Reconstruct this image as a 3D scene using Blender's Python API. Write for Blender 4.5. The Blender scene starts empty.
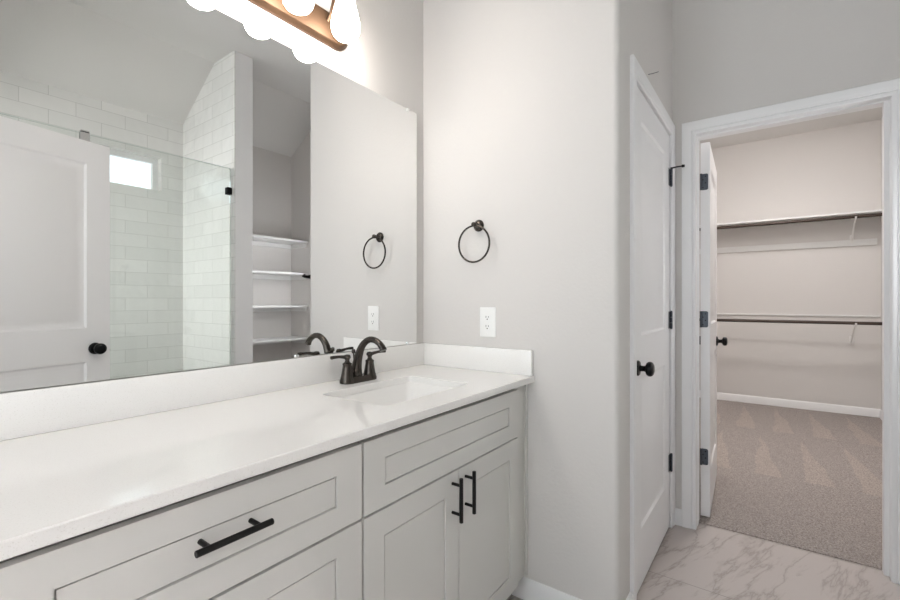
import bpy, bmesh, math
from mathutils import Vector, Matrix

PI = math.pi
scene = bpy.context.scene
COL = scene.collection

# ------------------------------------------------------------------ camera
cam_data = bpy.data.cameras.new('camera')
cam = bpy.data.objects.new('camera', cam_data)
COL.objects.link(cam)
cam.location = (-1.6297, -1.3455, 1.1981)
YAW = math.radians(36.13)                       # heading, from +x towards +y
cam.rotation_euler = (PI / 2, 0, YAW - PI / 2)
cam_data.sensor_width = 36.0
cam_data.lens = 446.2 / 900 * 36.0
cam_data.shift_y = 0.59 / 900
cam_data.clip_start = 0.01
scene.camera = cam

# ------------------------------------------------------------------ world
world = bpy.data.worlds.new('daylight')
scene.world = world
world.use_nodes = True
wn = world.node_tree.nodes
bg = wn['Background']
bg.inputs['Color'].default_value = (0.88, 0.95, 1.0, 1)
bg.inputs['Strength'].default_value = 2.0



def portal(name, loc, rot, sx, sy):
    """sampling guide for the daylight that comes in through a window opening"""
    d = bpy.data.lights.new(name, 'AREA')
    d.shape = 'RECTANGLE'
    d.size, d.size_y = sx, sy
    d.cycles.is_portal = True
    o = bpy.data.objects.new(name, d)
    COL.objects.link(o)
    o.location, o.rotation_euler = loc, rot


portal('portal_shower_window', (-0.355, -2.93, 2.256), (-PI / 2, 0, PI), 0.62, 0.26)


def daylight(name, loc, rot, sx, sy, watts, col):
    """area light standing in for daylight, just outside an added window"""
    d = bpy.data.lights.new(name, 'AREA')
    d.shape = 'RECTANGLE'
    d.size, d.size_y = sx, sy
    d.energy = watts
    d.color = col
    o = bpy.data.objects.new(name, d)
    COL.objects.link(o)
    o.location, o.rotation_euler = loc, rot


FILL_WIN_ROOM = 23.0
FILL_WIN_SHOWER = 31.0
daylight('fill_daylight_room', (-2.66, -0.74, 1.45), (0, -PI / 2, 0), 2.30, 1.34, FILL_WIN_ROOM, (0.96, 0.96, 1.0))  # fill light outside the added room window
daylight('fill_daylight_shower', (-1.64, -2.405, 1.40), (0, -PI / 2, 0), 2.10, 0.71, FILL_WIN_SHOWER, (1.0, 0.985, 0.96))  # fill light outside the added shower side window

# ------------------------------------------------------------------ exposure
scene.view_settings.view_transform = 'Standard'
scene.view_settings.look = 'None'
scene.view_settings.gamma = 1.0
scene.view_settings.use_curve_mapping = False
scene.view_settings.exposure = 0.0
scene.cycles.max_bounces = 14
scene.cycles.diffuse_bounces = 8
scene.cycles.glossy_bounces = 8
scene.cycles.transparent_max_bounces = 16

SHADE_POWER = 45.0      # glowing glass of the vanity light
CLOSET_POWER = 77.0     # closet ceiling light and the added fill fixture beside it
FILL_SCONCE_POWER = 18.5     # added fill sconce round the corner from the closet doorway
HALL_FILL_POWER = 225.0       # added fill light on the hall ceiling behind the camera


# ------------------------------------------------------------------ materials
def srgb(r, g, b):
    def f(c):
        c /= 255.0
        return c / 12.92 if c <= 0.04045 else ((c + 0.055) / 1.055) ** 2.4
    return (f(r), f(g), f(b), 1.0)


def new_mat(name):
    m = bpy.data.materials.new(name)
    m.use_nodes = True
    nt = m.node_tree
    return m, nt, nt.nodes['Principled BSDF']


def nd(nt, kind, **kw):
    n = nt.nodes.new(kind)
    for k, v in kw.items():
        if k in n.inputs:
            n.inputs[k].default_value = v
        else:
            setattr(n, k, v)
    return n


def coords(nt):
    return nd(nt, 'ShaderNodeTexCoord').outputs['Object']


def math_node(nt, op, a, b=None, c=None):
    n = nt.nodes.new('ShaderNodeMath')
    n.operation = op
    for i, v in enumerate((a, b, c)):
        if v is None:
            continue
        if isinstance(v, (int, float)):
            n.inputs[i].default_value = v
        else:
            nt.links.new(v, n.inputs[i])
    return n.outputs[0]


def mixc(nt, fac, a, b):
    n = nt.nodes.new('ShaderNodeMix')
    n.data_type = 'RGBA'
    for s, v in ((n.inputs[0], fac), (n.inputs[6], a), (n.inputs[7], b)):
        if isinstance(v, (int, float, tuple)):
            s.default_value = v
        else:
            nt.links.new(v, s)
    return n.outputs[2]


def bump(nt, height, strength, dist, p):
    b = nd(nt, 'ShaderNodeBump')
    b.inputs['Strength'].default_value = strength
    b.inputs['Distance'].default_value = dist
    nt.links.new(height, b.inputs['Height'])
    nt.links.new(b.outputs[0], p.inputs['Normal'])


def noise(nt, vec, scale, detail=2.0, rough=0.5, distortion=0.0):
    n = nd(nt, 'ShaderNodeTexNoise')
    n.inputs['Scale'].default_value = scale
    n.inputs['Detail'].default_value = detail
    n.inputs['Roughness'].default_value = rough
    n.inputs['Distortion'].default_value = distortion
    nt.links.new(vec, n.inputs['Vector'])
    return n.outputs[0]


def ramp(nt, fac, stops):
    r = nt.nodes.new('ShaderNodeValToRGB')
    el = r.color_ramp.elements
    el[0].position, el[0].color = stops[0]
    el[1].position, el[1].color = stops[-1]
    for p, c in stops[1:-1]:
        e = el.new(p)
        e.color = c
    nt.links.new(fac, r.inputs[0])
    return r.outputs[0]


def plain(name, col, rough=0.5, metallic=0.0, bump_scale=None, bump_strength=0.1, spec=0.5, vary=0.0):
    m, nt, p = new_mat(name)
    p.inputs['Base Color'].default_value = col
    p.inputs['Roughness'].default_value = rough
    p.inputs['Metallic'].default_value = metallic
    p.inputs['Specular IOR Level'].default_value = spec
    co = coords(nt)
    if bump_scale:
        bump(nt, noise(nt, co, bump_scale, 3.0), bump_strength, 0.002, p)
    if vary:
        dark = tuple(c * (1 - vary) for c in col[:3]) + (1,)
        nt.links.new(mixc(nt, noise(nt, co, 9.0, 3.0), dark, col), p.inputs['Base Color'])
    return m


WALL = plain('wall_paint', (0.655, 0.634, 0.617, 1), 0.85, bump_scale=75, bump_strength=0.42, spec=0.25)
CEIL = plain('ceiling_paint', (0.70, 0.69, 0.675, 1), 0.9, bump_scale=70, bump_strength=0.2, spec=0.2)
TRIM = plain('trim_paint', (0.84, 0.84, 0.845, 1), 0.38, spec=0.5, vary=0.015)
CAB = plain('cabinet_paint', srgb(212, 211, 208), 0.42, spec=0.4, vary=0.02)
GAP_SHADE = plain('cabinet_gap_shade', srgb(150, 148, 145), 0.7)  # carcass coloured darker than the fronts so their gaps read as shade
SHELFW = plain('shelf_paint', (0.76, 0.76, 0.75, 1), 0.5)
BLACK = plain('matte_black_metal', (0.012, 0.011, 0.011, 1), 0.38, 0.5, vary=0.3)
KNOB = plain('black_door_hardware', (0.012, 0.012, 0.013, 1), 0.32, 0.7, vary=0.3)
ORB = plain('oil_rubbed_bronze', (0.078, 0.067, 0.058, 1), 0.27, 0.85, vary=0.35)
STEEL = plain('hinge_steel', (0.10, 0.11, 0.13, 1), 0.42, 0.8, vary=0.3)
BRACKET = plain('bracket_white', (0.78, 0.77, 0.75, 1), 0.4)
CHROME = plain('chrome', (0.85, 0.86, 0.87, 1), 0.08, 1.0)
PLASTIC = plain('outlet_plastic', (0.86, 0.86, 0.85, 1), 0.3)
SLOT = plain('slot_dark', (0.03, 0.03, 0.03, 1), 0.6)
RUBBER = plain('black_rubber', (0.015, 0.015, 0.015, 1), 0.7)
PORCELAIN = plain('sink_porcelain', (0.84, 0.83, 0.815, 1), 0.10, spec=0.5)
WOODROD = plain('dark_bronze_rod', srgb(72, 60, 52), 0.38, 0.35, vary=0.3)
GREYWIRE = plain('grey_wire', (0.16, 0.16, 0.16, 1), 0.5, 0.3)

# mirror glass
MIRROR = plain('mirror_silver', (0.90, 0.905, 0.90, 1), 0.0, 1.0)
MIRROR_EDGE = plain('mirror_edge', srgb(140, 150, 145), 0.2, 0.3)

# brushed bronze back plate
BRONZE, nt, p = new_mat('brushed_copper_bronze')
co = coords(nt)
mp = nd(nt, 'ShaderNodeMapping')
mp.inputs['Scale'].default_value = (6, 60, 260)
nt.links.new(co, mp.inputs['Vector'])
nz = noise(nt, mp.outputs[0], 3.0, 4.0)
nt.links.new(mixc(nt, nz, (0.070, 0.040, 0.022, 1), (0.105, 0.060, 0.034, 1)), p.inputs['Base Color'])
p.inputs['Metallic'].default_value = 0.7
p.inputs['Roughness'].default_value = 0.48
bump(nt, nz, 0.06, 0.001, p)

# glowing glass shade
GLOW, nt, p = new_mat('lit_opal_glass')
p.inputs['Base Color'].default_value = (0.9, 0.88, 0.84, 1)
p.inputs['Roughness'].default_value = 0.25
p.inputs['Emission Color'].default_value = (1.0, 0.925, 0.85, 1)
sp = nt.nodes.new('ShaderNodeSeparateXYZ')
nt.links.new(coords(nt), sp.inputs[0])
mr = nd(nt, 'ShaderNodeMapRange')       # the bulb sits low in the shade: the glass glows most there
mr.interpolation_type = 'SMOOTHSTEP'
for k_, v_ in (('From Min', 0.030), ('From Max', -0.030), ('To Min', 0.10), ('To Max', 1.0)):
    mr.inputs[k_].default_value = v_
nt.links.new(sp.outputs['Z'], mr.inputs['Value'])
nt.links.new(math_node(nt, 'MULTIPLY', mr.outputs[0], SHADE_POWER), p.inputs['Emission Strength'])


def glow(name, col, power):
    m, nt, p = new_mat(name)
    p.inputs['Base Color'].default_value = (0.9, 0.9, 0.9, 1)
    p.inputs['Emission Color'].default_value = col
    p.inputs['Emission Strength'].default_value = power
    return m


DIFF_CLOSET = glow('lit_diffuser_warm', (1.0, 0.965, 0.945, 1), CLOSET_POWER)
DIFF_FILL_SCONCE = glow('fill_sconce_glow', (0.95, 0.97, 1.0, 1), FILL_SCONCE_POWER)
DIFF_HALL_FILL = glow('hall_fill_glow', (0.96, 0.95, 0.97, 1), HALL_FILL_POWER)


def sheet_glass(name, tint, rough=0.0):
    m = bpy.data.materials.new(name)
    m.use_nodes = True
    nt = m.node_tree
    nt.nodes.clear()
    out = nt.nodes.new('ShaderNodeOutputMaterial')
    tr = nt.nodes.new('ShaderNodeBsdfTransparent')
    tr.inputs[0].default_value = tint
    gl = nt.nodes.new('ShaderNodeBsdfGlossy')
    gl.inputs['Roughness'].default_value = rough
    fr = nt.nodes.new('ShaderNodeFresnel')
    fr.inputs['IOR'].default_value = 1.45
    mx = nt.nodes.new('ShaderNodeMixShader')
    nt.links.new(fr.outputs[0], mx.inputs[0])
    nt.links.new(tr.outputs[0], mx.inputs[1])
    nt.links.new(gl.outputs[0], mx.inputs[2])
    nt.links.new(mx.outputs[0], out.inputs[0])
    return m


SHOWER_GLASS = sheet_glass('shower_glass_clear', (0.965, 0.980, 0.974, 1))
GLASS_EDGE = plain('glass_edge_green', srgb(205, 216, 212), 0.1)
WINDOW_GLASS = sheet_glass('window_glass', (0.95, 0.97, 0.97, 1))


# quartz counter
QUARTZ, nt, p = new_mat('white_quartz')
co = coords(nt)
spk = ramp(nt, noise(nt, co, 420, 2.0, 0.7), [(0.30, (0.72, 0.70, 0.67, 1)), (0.40, (0.85, 0.84, 0.825, 1)), (1.0, (0.87, 0.86, 0.845, 1))])
cloud = noise(nt, co, 5.0, 4.0, 0.6)
nt.links.new(mixc(nt, math_node(nt, 'MULTIPLY', cloud, 0.25), spk, (0.82, 0.805, 0.785, 1)), p.inputs['Base Color'])
p.inputs['Roughness'].default_value = 0.065
p.inputs['Specular IOR Level'].default_value = 0.5


def tile_mat(name, axis):
    """white glossy 4 x 12 inch wall tile in running bond; axis = the horizontal axis of the wall"""
    m, nt, p = new_mat(name)
    co = coords(nt)
    sp = nt.nodes.new('ShaderNodeSeparateXYZ')
    nt.links.new(co, sp.inputs[0])
    cb = nt.nodes.new('ShaderNodeCombineXYZ')
    nt.links.new(sp.outputs[axis], cb.inputs[0])
    nt.links.new(sp.outputs['Z'], cb.inputs[1])
    br = nt.nodes.new('ShaderNodeTexBrick')
    br.offset = 0.5
    br.inputs['Scale'].default_value = 1.0
    br.inputs['Brick Width'].default_value = 0.305
    br.inputs['Row Height'].default_value = 0.1016
    br.inputs['Mortar Size'].default_value = 0.0018
    br.inputs['Mortar Smooth'].default_value = 0.3
    br.inputs['Bias'].default_value = 0.0
    br.inputs['Color1'].default_value = (0.76, 0.765, 0.75, 1)
    br.inputs['Color2'].default_value = (0.82, 0.82, 0.805, 1)
    br.inputs['Mortar'].default_value = (0.58, 0.58, 0.565, 1)
    nt.links.new(cb.outputs[0], br.inputs['Vector'])
    nt.links.new(br.outputs['Color'], p.inputs['Base Color'])
    p.inputs['Roughness'].default_value = 0.07
    p.inputs['Specular IOR Level'].default_value = 0.55
    wav = noise(nt, co, 9.0, 1.0)
    h = math_node(nt, 'SUBTRACT', math_node(nt, 'MULTIPLY', wav, 1.3), math_node(nt, 'MULTIPLY', br.outputs['Fac'], 0.5))
    bump(nt, h, 0.35, 0.012, p)
    return m


TILE_X = tile_mat('white_shower_tile_back', 'X')
TILE_Y = tile_mat('white_shower_tile_side', 'Y')

# marble-look floor tile
FLOOR, nt, p = new_mat('marble_look_floor_tile')
co = coords(nt)
warp = noise(nt, co, 1.7, 5.0, 0.62)
mp = nd(nt, 'ShaderNodeMapping')
mp.vector_type = 'TEXTURE'
mp.inputs['Rotation'].default_value = (0, 0, math.radians(-19))
mp.inputs['Scale'].default_value = (1.0, 0.20, 1.0)
nt.links.new(co, mp.inputs['Vector'])
wv = noise(nt, mp.outputs[0], 1.55, 5.0, 0.62, 0.35)
vein = math_node(nt, 'ABSOLUTE', math_node(nt, 'SUBTRACT', wv, 0.5))
veinc = ramp(nt, vein, [(0.0, srgb(140, 130, 125)), (0.014, srgb(166, 157, 152)), (0.05, srgb(180, 172, 168)), (1.0, srgb(184, 177, 173))])
base = mixc(nt, math_node(nt, 'MULTIPLY', warp, 0.5), veinc, srgb(166, 158, 154))
mpb = nd(nt, 'ShaderNodeMapping')
mpb.inputs['Location'].default_value = (-0.486 + 0.61 * 4, 1.78 + 1.22 * 4, 0)
nt.links.new(co, mpb.inputs['Vector'])
br = nt.nodes.new('ShaderNodeTexBrick')
br.offset = 0.0
br.inputs['Scale'].default_value = 1.0
br.inputs['Brick Width'].default_value = 0.61
br.inputs['Row Height'].default_value = 1.22
br.inputs['Mortar Size'].default_value = 0.0022
br.inputs['Mortar Smooth'].default_value = 0.2
nt.links.new(mpb.outputs[0], br.inputs['Vector'])
nt.links.new(mixc(nt, br.outputs['Fac'], base, srgb(138, 131, 126)), p.inputs['Base Color'])
p.inputs['Roughness'].default_value = 0.34
bump(nt, math_node(nt, 'MULTIPLY', br.outputs['Fac'], -1.0), 0.3, 0.002, p)

# carpet with vacuum tracks in the nap
CARPET, nt, p = new_mat('beige_cut_pile_carpet')
co = coords(nt)
sp = nt.nodes.new('ShaderNodeSeparateXYZ')
nt.links.new(co, sp.inputs[0])
wob = noise(nt, co, 3.0, 2.0)
wobs = math_node(nt, 'MULTIPLY', math_node(nt, 'SUBTRACT', wob, 0.5), 0.10)
u = math_node(nt, 'DIVIDE', math_node(nt, 'SUBTRACT', math_node(nt, 'ADD', sp.outputs['X'], wobs), 2.10 - 1.29 * 4), 1.29)
row = math_node(nt, 'FRACT', u)
yy = math_node(nt, 'ADD', math_node(nt, 'ADD', sp.outputs['Y'], wobs), math_node(nt, 'MULTIPLY', math_node(nt, 'FLOOR', u), 0.113))
w = math_node(nt, 'FRACT', math_node(nt, 'DIVIDE', math_node(nt, 'ADD', yy, 20.0), 0.287))
thr = math_node(nt, 'MULTIPLY', math_node(nt, 'SUBTRACT', 0.85, row), 0.66)
tri = math_node(nt, 'MULTIPLY', math_node(nt, 'GREATER_THAN', thr, math_node(nt, 'SUBTRACT', 1.0, w)), math_node(nt, 'GREATER_THAN', sp.outputs['X'], 2.07))
fine = noise(nt, co, 120.0, 5.0, 0.8)
finec = ramp(nt, fine, [(0.33, (0.0, 0.0, 0.0, 1)), (0.68, (1, 1, 1, 1))])
c0 = mixc(nt, finec, srgb(118, 108, 103), srgb(206, 196, 190))
c1 = mixc(nt, finec, srgb(130, 119, 112), srgb(218, 206, 197))
nt.links.new(mixc(nt, tri, c0, c1), p.inputs['Base Color'])
p.inputs['Roughness'].default_value = 0.95
p.inputs['Specular IOR Level'].default_value = 0.1
p.inputs['Sheen Weight'].default_value = 0.15
bump(nt, fine, 0.9, 0.012, p)


# ------------------------------------------------------------------ mesh helpers
def box(bm, x0, x1, y0, y1, z0, z1, bev=0.0, seg=2):
    b = bmesh.new()
    v = [b.verts.new((x, y, z)) for z in (z0, z1) for y in (y0, y1) for x in (x0, x1)]
    for f in ((0, 2, 3, 1), (4, 5, 7, 6), (0, 1, 5, 4), (2, 6, 7, 3), (0, 4, 6, 2), (1, 3, 7, 5)):
        b.faces.new([v[i] for i in f])
    if bev > 0:
        bmesh.ops.bevel(b, geom=b.edges[:], offset=bev, segments=seg, affect='EDGES', profile=0.5)
    merge(bm, b)


def merge(bm, b):
    me = bpy.data.meshes.new('tmp')
    b.to_mesh(me)
    b.free()
    bm.from_mesh(me)
    bpy.data.meshes.remove(me)


def basis(d):
    d = Vector(d).normalized()
    a = Vector((0, 0, 1)) if abs(d.z) < 0.9 else Vector((1, 0, 0))
    u = d.cross(a).normalized()
    return d, u, d.cross(u).normalized()


def tube(bm, pts, radii, seg=16, caps=True):
    pts = [Vector(q) for q in pts]
    if isinstance(radii, (int, float)):
        radii = [radii] * len(pts)
    n = len(pts)
    tang = []
    for i in range(n):
        a = pts[max(i - 1, 0)]
        b = pts[min(i + 1, n - 1)]
        tang.append((b - a).normalized())
    _, u, _ = basis(tang[0])
    rings = []
    for i in range(n):
        t = tang[i]
        u = (u - t * u.dot(t)).normalized()
        v = t.cross(u)
        rings.append([bm.verts.new(pts[i] + (u * math.cos(2 * PI * k / seg) + v * math.sin(2 * PI * k / seg)) * radii[i]) for k in range(seg)])
    for i in range(n - 1):
        for k in range(seg):
            bm.faces.new((rings[i][k], rings[i][(k + 1) % seg], rings[i + 1][(k + 1) % seg], rings[i + 1][k]))
    if caps:
        bm.faces.new(rings[0][::-1])
        bm.faces.new(rings[-1])


def lathe(bm, origin, axis, prof, seg=32):
    """prof: list of (r, h) along the axis from the origin"""
    o = Vector(origin)
    d, u, v = basis(axis)
    rings = []
    for r, h in prof:
        if r < 1e-6:
            rings.append([bm.verts.new(o + d * h)])
        else:
            rings.append([bm.verts.new(o + d * h + (u * math.cos(2 * PI * k / seg) + v * math.sin(2 * PI * k / seg)) * r) for k in range(seg)])
    for a, b in zip(rings, rings[1:]):
        if len(a) == 1 and len(b) == 1:
            continue
        for k in range(seg):
            k2 = (k + 1) % seg
            if len(a) == 1:
                bm.faces.new((a[0], b[k2], b[k]))
            elif len(b) == 1:
                bm.faces.new((a[k], a[k2], b[0]))
            else:
                bm.faces.new((a[k], a[k2], b[k2], b[k]))
    for e, flip in ((rings[0], True), (rings[-1], False)):
        if len(e) > 1:
            bm.faces.new(e[::-1] if flip else e)


def torus(bm, c, normal, R, r, seg=64, sub=12):
    c = Vector(c)
    d, u, v = basis(normal)
    rings = []
    for i in range(seg):
        a = 2 * PI * i / seg
        rad = u * math.cos(a) + v * math.sin(a)
        rings.append([bm.verts.new(c + rad * (R + r * math.cos(2 * PI * k / sub)) + d * r * math.sin(2 * PI * k / sub)) for k in range(sub)])
    for i in range(seg):
        for k in range(sub):
            bm.faces.new((rings[i][k], rings[(i + 1) % seg][k], rings[(i + 1) % seg][(k + 1) % sub], rings[i][(k + 1) % sub]))


def prism(bm, poly, axis, a, b):
    """extrude a 2D polygon; axis 'x': (y,z), 'y': (x,z), 'z': (x,y)"""
    def P(q, t):
        return {'x': (t, q[0], q[1]), 'y': (q[0], t, q[1]), 'z': (q[0], q[1], t)}[axis]
    va = [bm.verts.new(P(q, a)) for q in poly]
    vb = [bm.verts.new(P(q, b)) for q in poly]
    n = len(poly)
    bm.faces.new(va)
    bm.faces.new(vb[::-1])
    for i in range(n):
        j = (i + 1) % n
        bm.faces.new((va[i], vb[i], vb[j], va[j]))


def rrect(x0, x1, y0, y1, r, seg=6):
    pts = []
    for cx, cy, a0 in ((x1 - r, y1 - r, 0), (x0 + r, y1 - r, 90), (x0 + r, y0 + r, 180), (x1 - r, y0 + r, 270)):
        for i in range(seg + 1):
            a = math.radians(a0 + 90 * i / seg)
            pts.append((cx + r * math.cos(a), cy + r * math.sin(a)))
    return pts


def slab(bm, x0, x1, z0, z1, yf, yb, panels, prof, both=False, edge=0.0015):
    """upright slab in the xz plane, front face at yf (facing -y), back at yb; each panel cell gets
    nested rings (inset, depth) pressed into the front (and the back)"""
    xs = sorted({x0, x1} | {p[0] for p in panels} | {p[1] for p in panels})
    zs = sorted({z0, z1} | {p[2] for p in panels} | {p[3] for p in panels})

    def face(y, sgn):
        for xa, xb in zip(xs, xs[1:]):
            for za, zb in zip(zs, zs[1:]):
                if any(pa <= xa + 1e-6 and xb <= pb + 1e-6 and pc <= za + 1e-6 and zb <= pd + 1e-6 for pa, pb, pc, pd in panels):
                    continue
                bm.faces.new([bm.verts.new(q) for q in ((xa, y, za), (xb, y, za), (xb, y, zb), (xa, y, zb))])
        for pa, pb, pc, pd in panels:
            prev = None
            for ins, dep in [(0, 0)] + prof:
                yy = y + sgn * dep
                ring = [bm.verts.new(q) for q in ((pa + ins, yy, pc + ins), (pb - ins, yy, pc + ins), (pb - ins, yy, pd - ins), (pa + ins, yy, pd - ins))]
                if prev:
                    for i in range(4):
                        j = (i + 1) % 4
                        bm.faces.new((prev[i], prev[j], ring[j], ring[i]))
                prev = ring
            bm.faces.new(prev)
    face(yf, 1)
    if both:
        face(yb, -1)
    else:
        bm.faces.new([bm.verts.new(q) for q in ((x0, yb, z0), (x1, yb, z0), (x1, yb, z1), (x0, yb, z1))])
    for a, b in (((x0, z0), (x1, z0)), ((x1, z0), (x1, z1)), ((x1, z1), (x0, z1)), ((x0, z1), (x0, z0))):
        bm.faces.new([bm.verts.new(q) for q in ((a[0], yf, a[1]), (b[0], yf, b[1]), (b[0], yb, b[1]), (a[0], yb, a[1]))])
    bmesh.ops.remove_doubles(bm, verts=bm.verts[:], dist=1e-5)


def fin(bm, smooth_angle=35):
    bmesh.ops.recalc_face_normals(bm, faces=bm.faces[:])
    for f in bm.faces:
        f.smooth = True
    for e in bm.edges:
        if len(e.link_faces) == 2:
            e.smooth = e.calc_face_angle(0.0) < math.radians(smooth_angle)
        else:
            e.smooth = False


def obj(name, bm, mat, parent=None, smooth_angle=35, local=False):
    """link a bmesh (world coordinates unless local) as ONE object, relative to its parent chain"""
    fin(bm, smooth_angle)
    me = bpy.data.meshes.new(name)
    if parent is not None and not local:
        off = Vector((0, 0, 0))
        q = parent
        while q is not None:
            off += q.location
            q = q.parent
        bmesh.ops.translate(bm, verts=bm.verts[:], vec=-off)
    bm.to_mesh(me)
    bm.free()
    for m in (mat if isinstance(mat, (list, tuple)) else [mat]):
        me.materials.append(m)
    o = bpy.data.objects.new(name, me)
    COL.objects.link(o)
    if parent is not None:
        o.parent = parent
    return o


def tag(o, label, cat, group=None, kind=None):
    o['label'] = label
    o['category'] = cat
    if group:
        o['group'] = group
    if kind:
        o['kind'] = kind
    return o


def thing(name, loc, label, cat, group=None, kind=None, rotz=0.0):
    o = bpy.data.objects.new(name, None)
    o.empty_display_size = 0.05
    COL.objects.link(o)
    o.location = loc
    o.rotation_euler = (0, 0, rotz)
    return tag(o, label, cat, group, kind)


def struct(name, bm, mat, label, cat, smooth_angle=35):
    return tag(obj(name, bm, mat, None, smooth_angle), label, cat, None, 'structure')


def B(*boxes):
    bm = bmesh.new()
    for b in boxes:
        box(bm, *b)
    return bm


# ------------------------------------------------------------------ the setting
ZC = 3.07            # bathroom ceiling
YC = -0.895          # wall with the near panel door
XW = 1.02            # wall with the closet opening
HEAD = 2.070         # top of the door openings
NICHE_R = 1.18
OPEN_L, OPEN_R = -1.0093, -1.7440
D1_L, D1_R = 0.221, 0.956

struct('floor', B((-2.7, 1.105, -2.92, 0.12, -0.1, 0.0)), FLOOR, 'beige marble look floor tile with grey brown veins', 'floor')
struct('floor_closet', B((1.1052, 4.85, -2.40, 0.12, -0.1, 0.006, 0.005)), CARPET, 'beige cut pile carpet with vacuum tracks in the closet', 'carpet')
struct('ceiling', B((-2.7, 1.31, -2.25, 0.12, ZC, ZC + 0.1)), CEIL, 'flat white ceiling high above the vanity', 'ceiling')
bm = bmesh.new()
prism(bm, [(-2.25, ZC), (-2.25, ZC + 0.1), (-2.95, ZC - 0.365 - 0.1 + 0.1), (-2.95, ZC - 0.46)], 'x', -2.7, 1.31)
struct('ceiling_slope', bm, CEIL, 'sloping white ceiling over the shower, seen in the mirror', 'ceiling')
struct('ceiling_closet', B((1.141, 4.74, -2.34, -0.24, 3.04, 3.16)), CEIL, 'closet ceiling above the closet walls', 'ceiling')
struct('wall_mirror', B((-2.52, 1.14, 0.0, 0.12, 0, ZC)), WALL, 'painted wall behind the mirror and vanity', 'wall')
# end wall with its rounded outside corner
r = 0.021
poly = [(0, 0)] + [(r - r * math.cos(a), YC + r - r * math.sin(a)) for a in [PI / 2 * i / 6 for i in range(7)]] + [(0.10, YC), (0.10, 0)]
bm = bmesh.new()
prism(bm, poly, 'z', 0, ZC)
struct('wall_end', bm, WALL, 'painted end wall carrying the towel ring and outlet', 'wall', 20)
bm = B((0.10, D1_L - 0.003, YC, YC + 0.12, 0, ZC), (D1_R + 0.003, XW, YC, YC + 0.12, 0, ZC), (D1_L - 0.003, D1_R + 0.003, YC, YC + 0.12, HEAD + 0.003, ZC))
struct('wall_door', bm, WALL, 'painted wall around the closed panel door', 'wall')
bm = B((XW, 1.14, OPEN_L + 0.003, 0.0, 0, ZC), (XW, 1.14, -2.2, OPEN_R - 0.003, 0, ZC), (XW, 1.14, OPEN_R - 0.003, OPEN_L + 0.003, HEAD + 0.003, ZC))
struct('wall_closet_front', bm, WALL, 'grey shaded wall around the closet doorway', 'wall')
struct('wall_niche_right', B((NICHE_R, 1.30, -2.8, -2.2, 0, ZC), (1.14, 1.30, -2.2, -2.1, 0, ZC)), WALL, 'right side wall of the shelf niche seen in the mirror', 'wall')
struct('wall_niche_back', B((0.26, 1.30, -2.92, -2.8, 0, 3.0)), WALL, 'back wall behind the linen shelves seen in the mirror', 'wall')
bm = bmesh.new()
prism(bm, [(-1.95, 0), (-1.95, ZC), (-2.25, ZC), (-2.8, ZC - 0.36), (-2.8, 0)], 'x', 0.124, 0.26)
struct('wall_shower_end', bm, TRIM, 'narrow painted wall end between shower and shelf niche, seen in the mirror', 'wall')
bm = bmesh.new()
prism(bm, [(-1.95, 0), (-1.95, ZC), (-2.25, ZC), (-2.8, ZC - 0.36), (-2.8, 0)], 'x', 0.116, 0.124)
struct('wall_shower_side', bm, TILE_Y, 'white tiled side wall of the shower seen in the mirror', 'wall')
WX0, WX1, WZ0, WZ1 = -0.66, -0.051, 2.106, 2.379
bm = B((-1.62, WX0, -2.92, -2.8, 0, 2.95), (WX1, 0.26, -2.92, -2.8, 0, 2.95), (WX0, WX1, -2.92, -2.8, 0, WZ0), (WX0, WX1, -2.92, -2.8, WZ1, 2.95))
struct('wall_shower_back', bm, TILE_X, 'white tiled back wall of the shower around the small window, seen in the mirror', 'wall')
struct('wall_shower_left', B((-1.62, -1.5, -2.8, -2.76, 0, ZC), (-1.62, -1.5, -2.05, -1.952, 0, ZC), (-1.62, -1.5, -2.76, -2.05, 0, 0.35), (-1.62, -1.5, -2.76, -2.05, 2.45, ZC)), TILE_Y, 'tiled left wall of the shower behind the open door', 'wall')
struct('wall_entry', B((-1.62, -1.5, -1.952, -1.48, 0, ZC), (-2.52, -2.36, -1.6, -1.48, 0, ZC), (-2.36, -1.62, -1.6, -1.48, 2.1, ZC)), WALL, 'painted wall around the entry doorway behind the camera', 'wall')
struct('wall_left', B((-2.64, -2.52, -2.92, -1.41, 0, ZC), (-2.64, -2.52, -0.07, 0.12, 0, ZC), (-2.64, -2.52, -1.41, -0.07, 0, 0.3), (-2.64, -2.52, -1.41, -0.07, 2.6, ZC)), WALL, 'painted wall at the left end of the bathroom', 'wall')
struct('wall_hall', B((-2.52, -1.62, -2.92, -2.8, 0, ZC)), WALL, 'painted hall wall beyond the entry doorway', 'wall')
bm = B((4.615, 4.735, -2.34, -0.24, 0, 3.04))
struct('wall_closet_back', bm, WALL, 'painted back wall of the walk in closet behind the rods', 'wall')
struct('wall_closet_right', B((1.301, 4.615, -2.33, -2.21, 0, 3.04)), WALL, 'right wall of the walk in closet', 'wall')
struct('wall_closet_left', B((1.14, 4.615, -0.36, -0.24, 0, 3.04)), WALL, 'left wall of the walk in closet behind the open door', 'wall')

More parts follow.
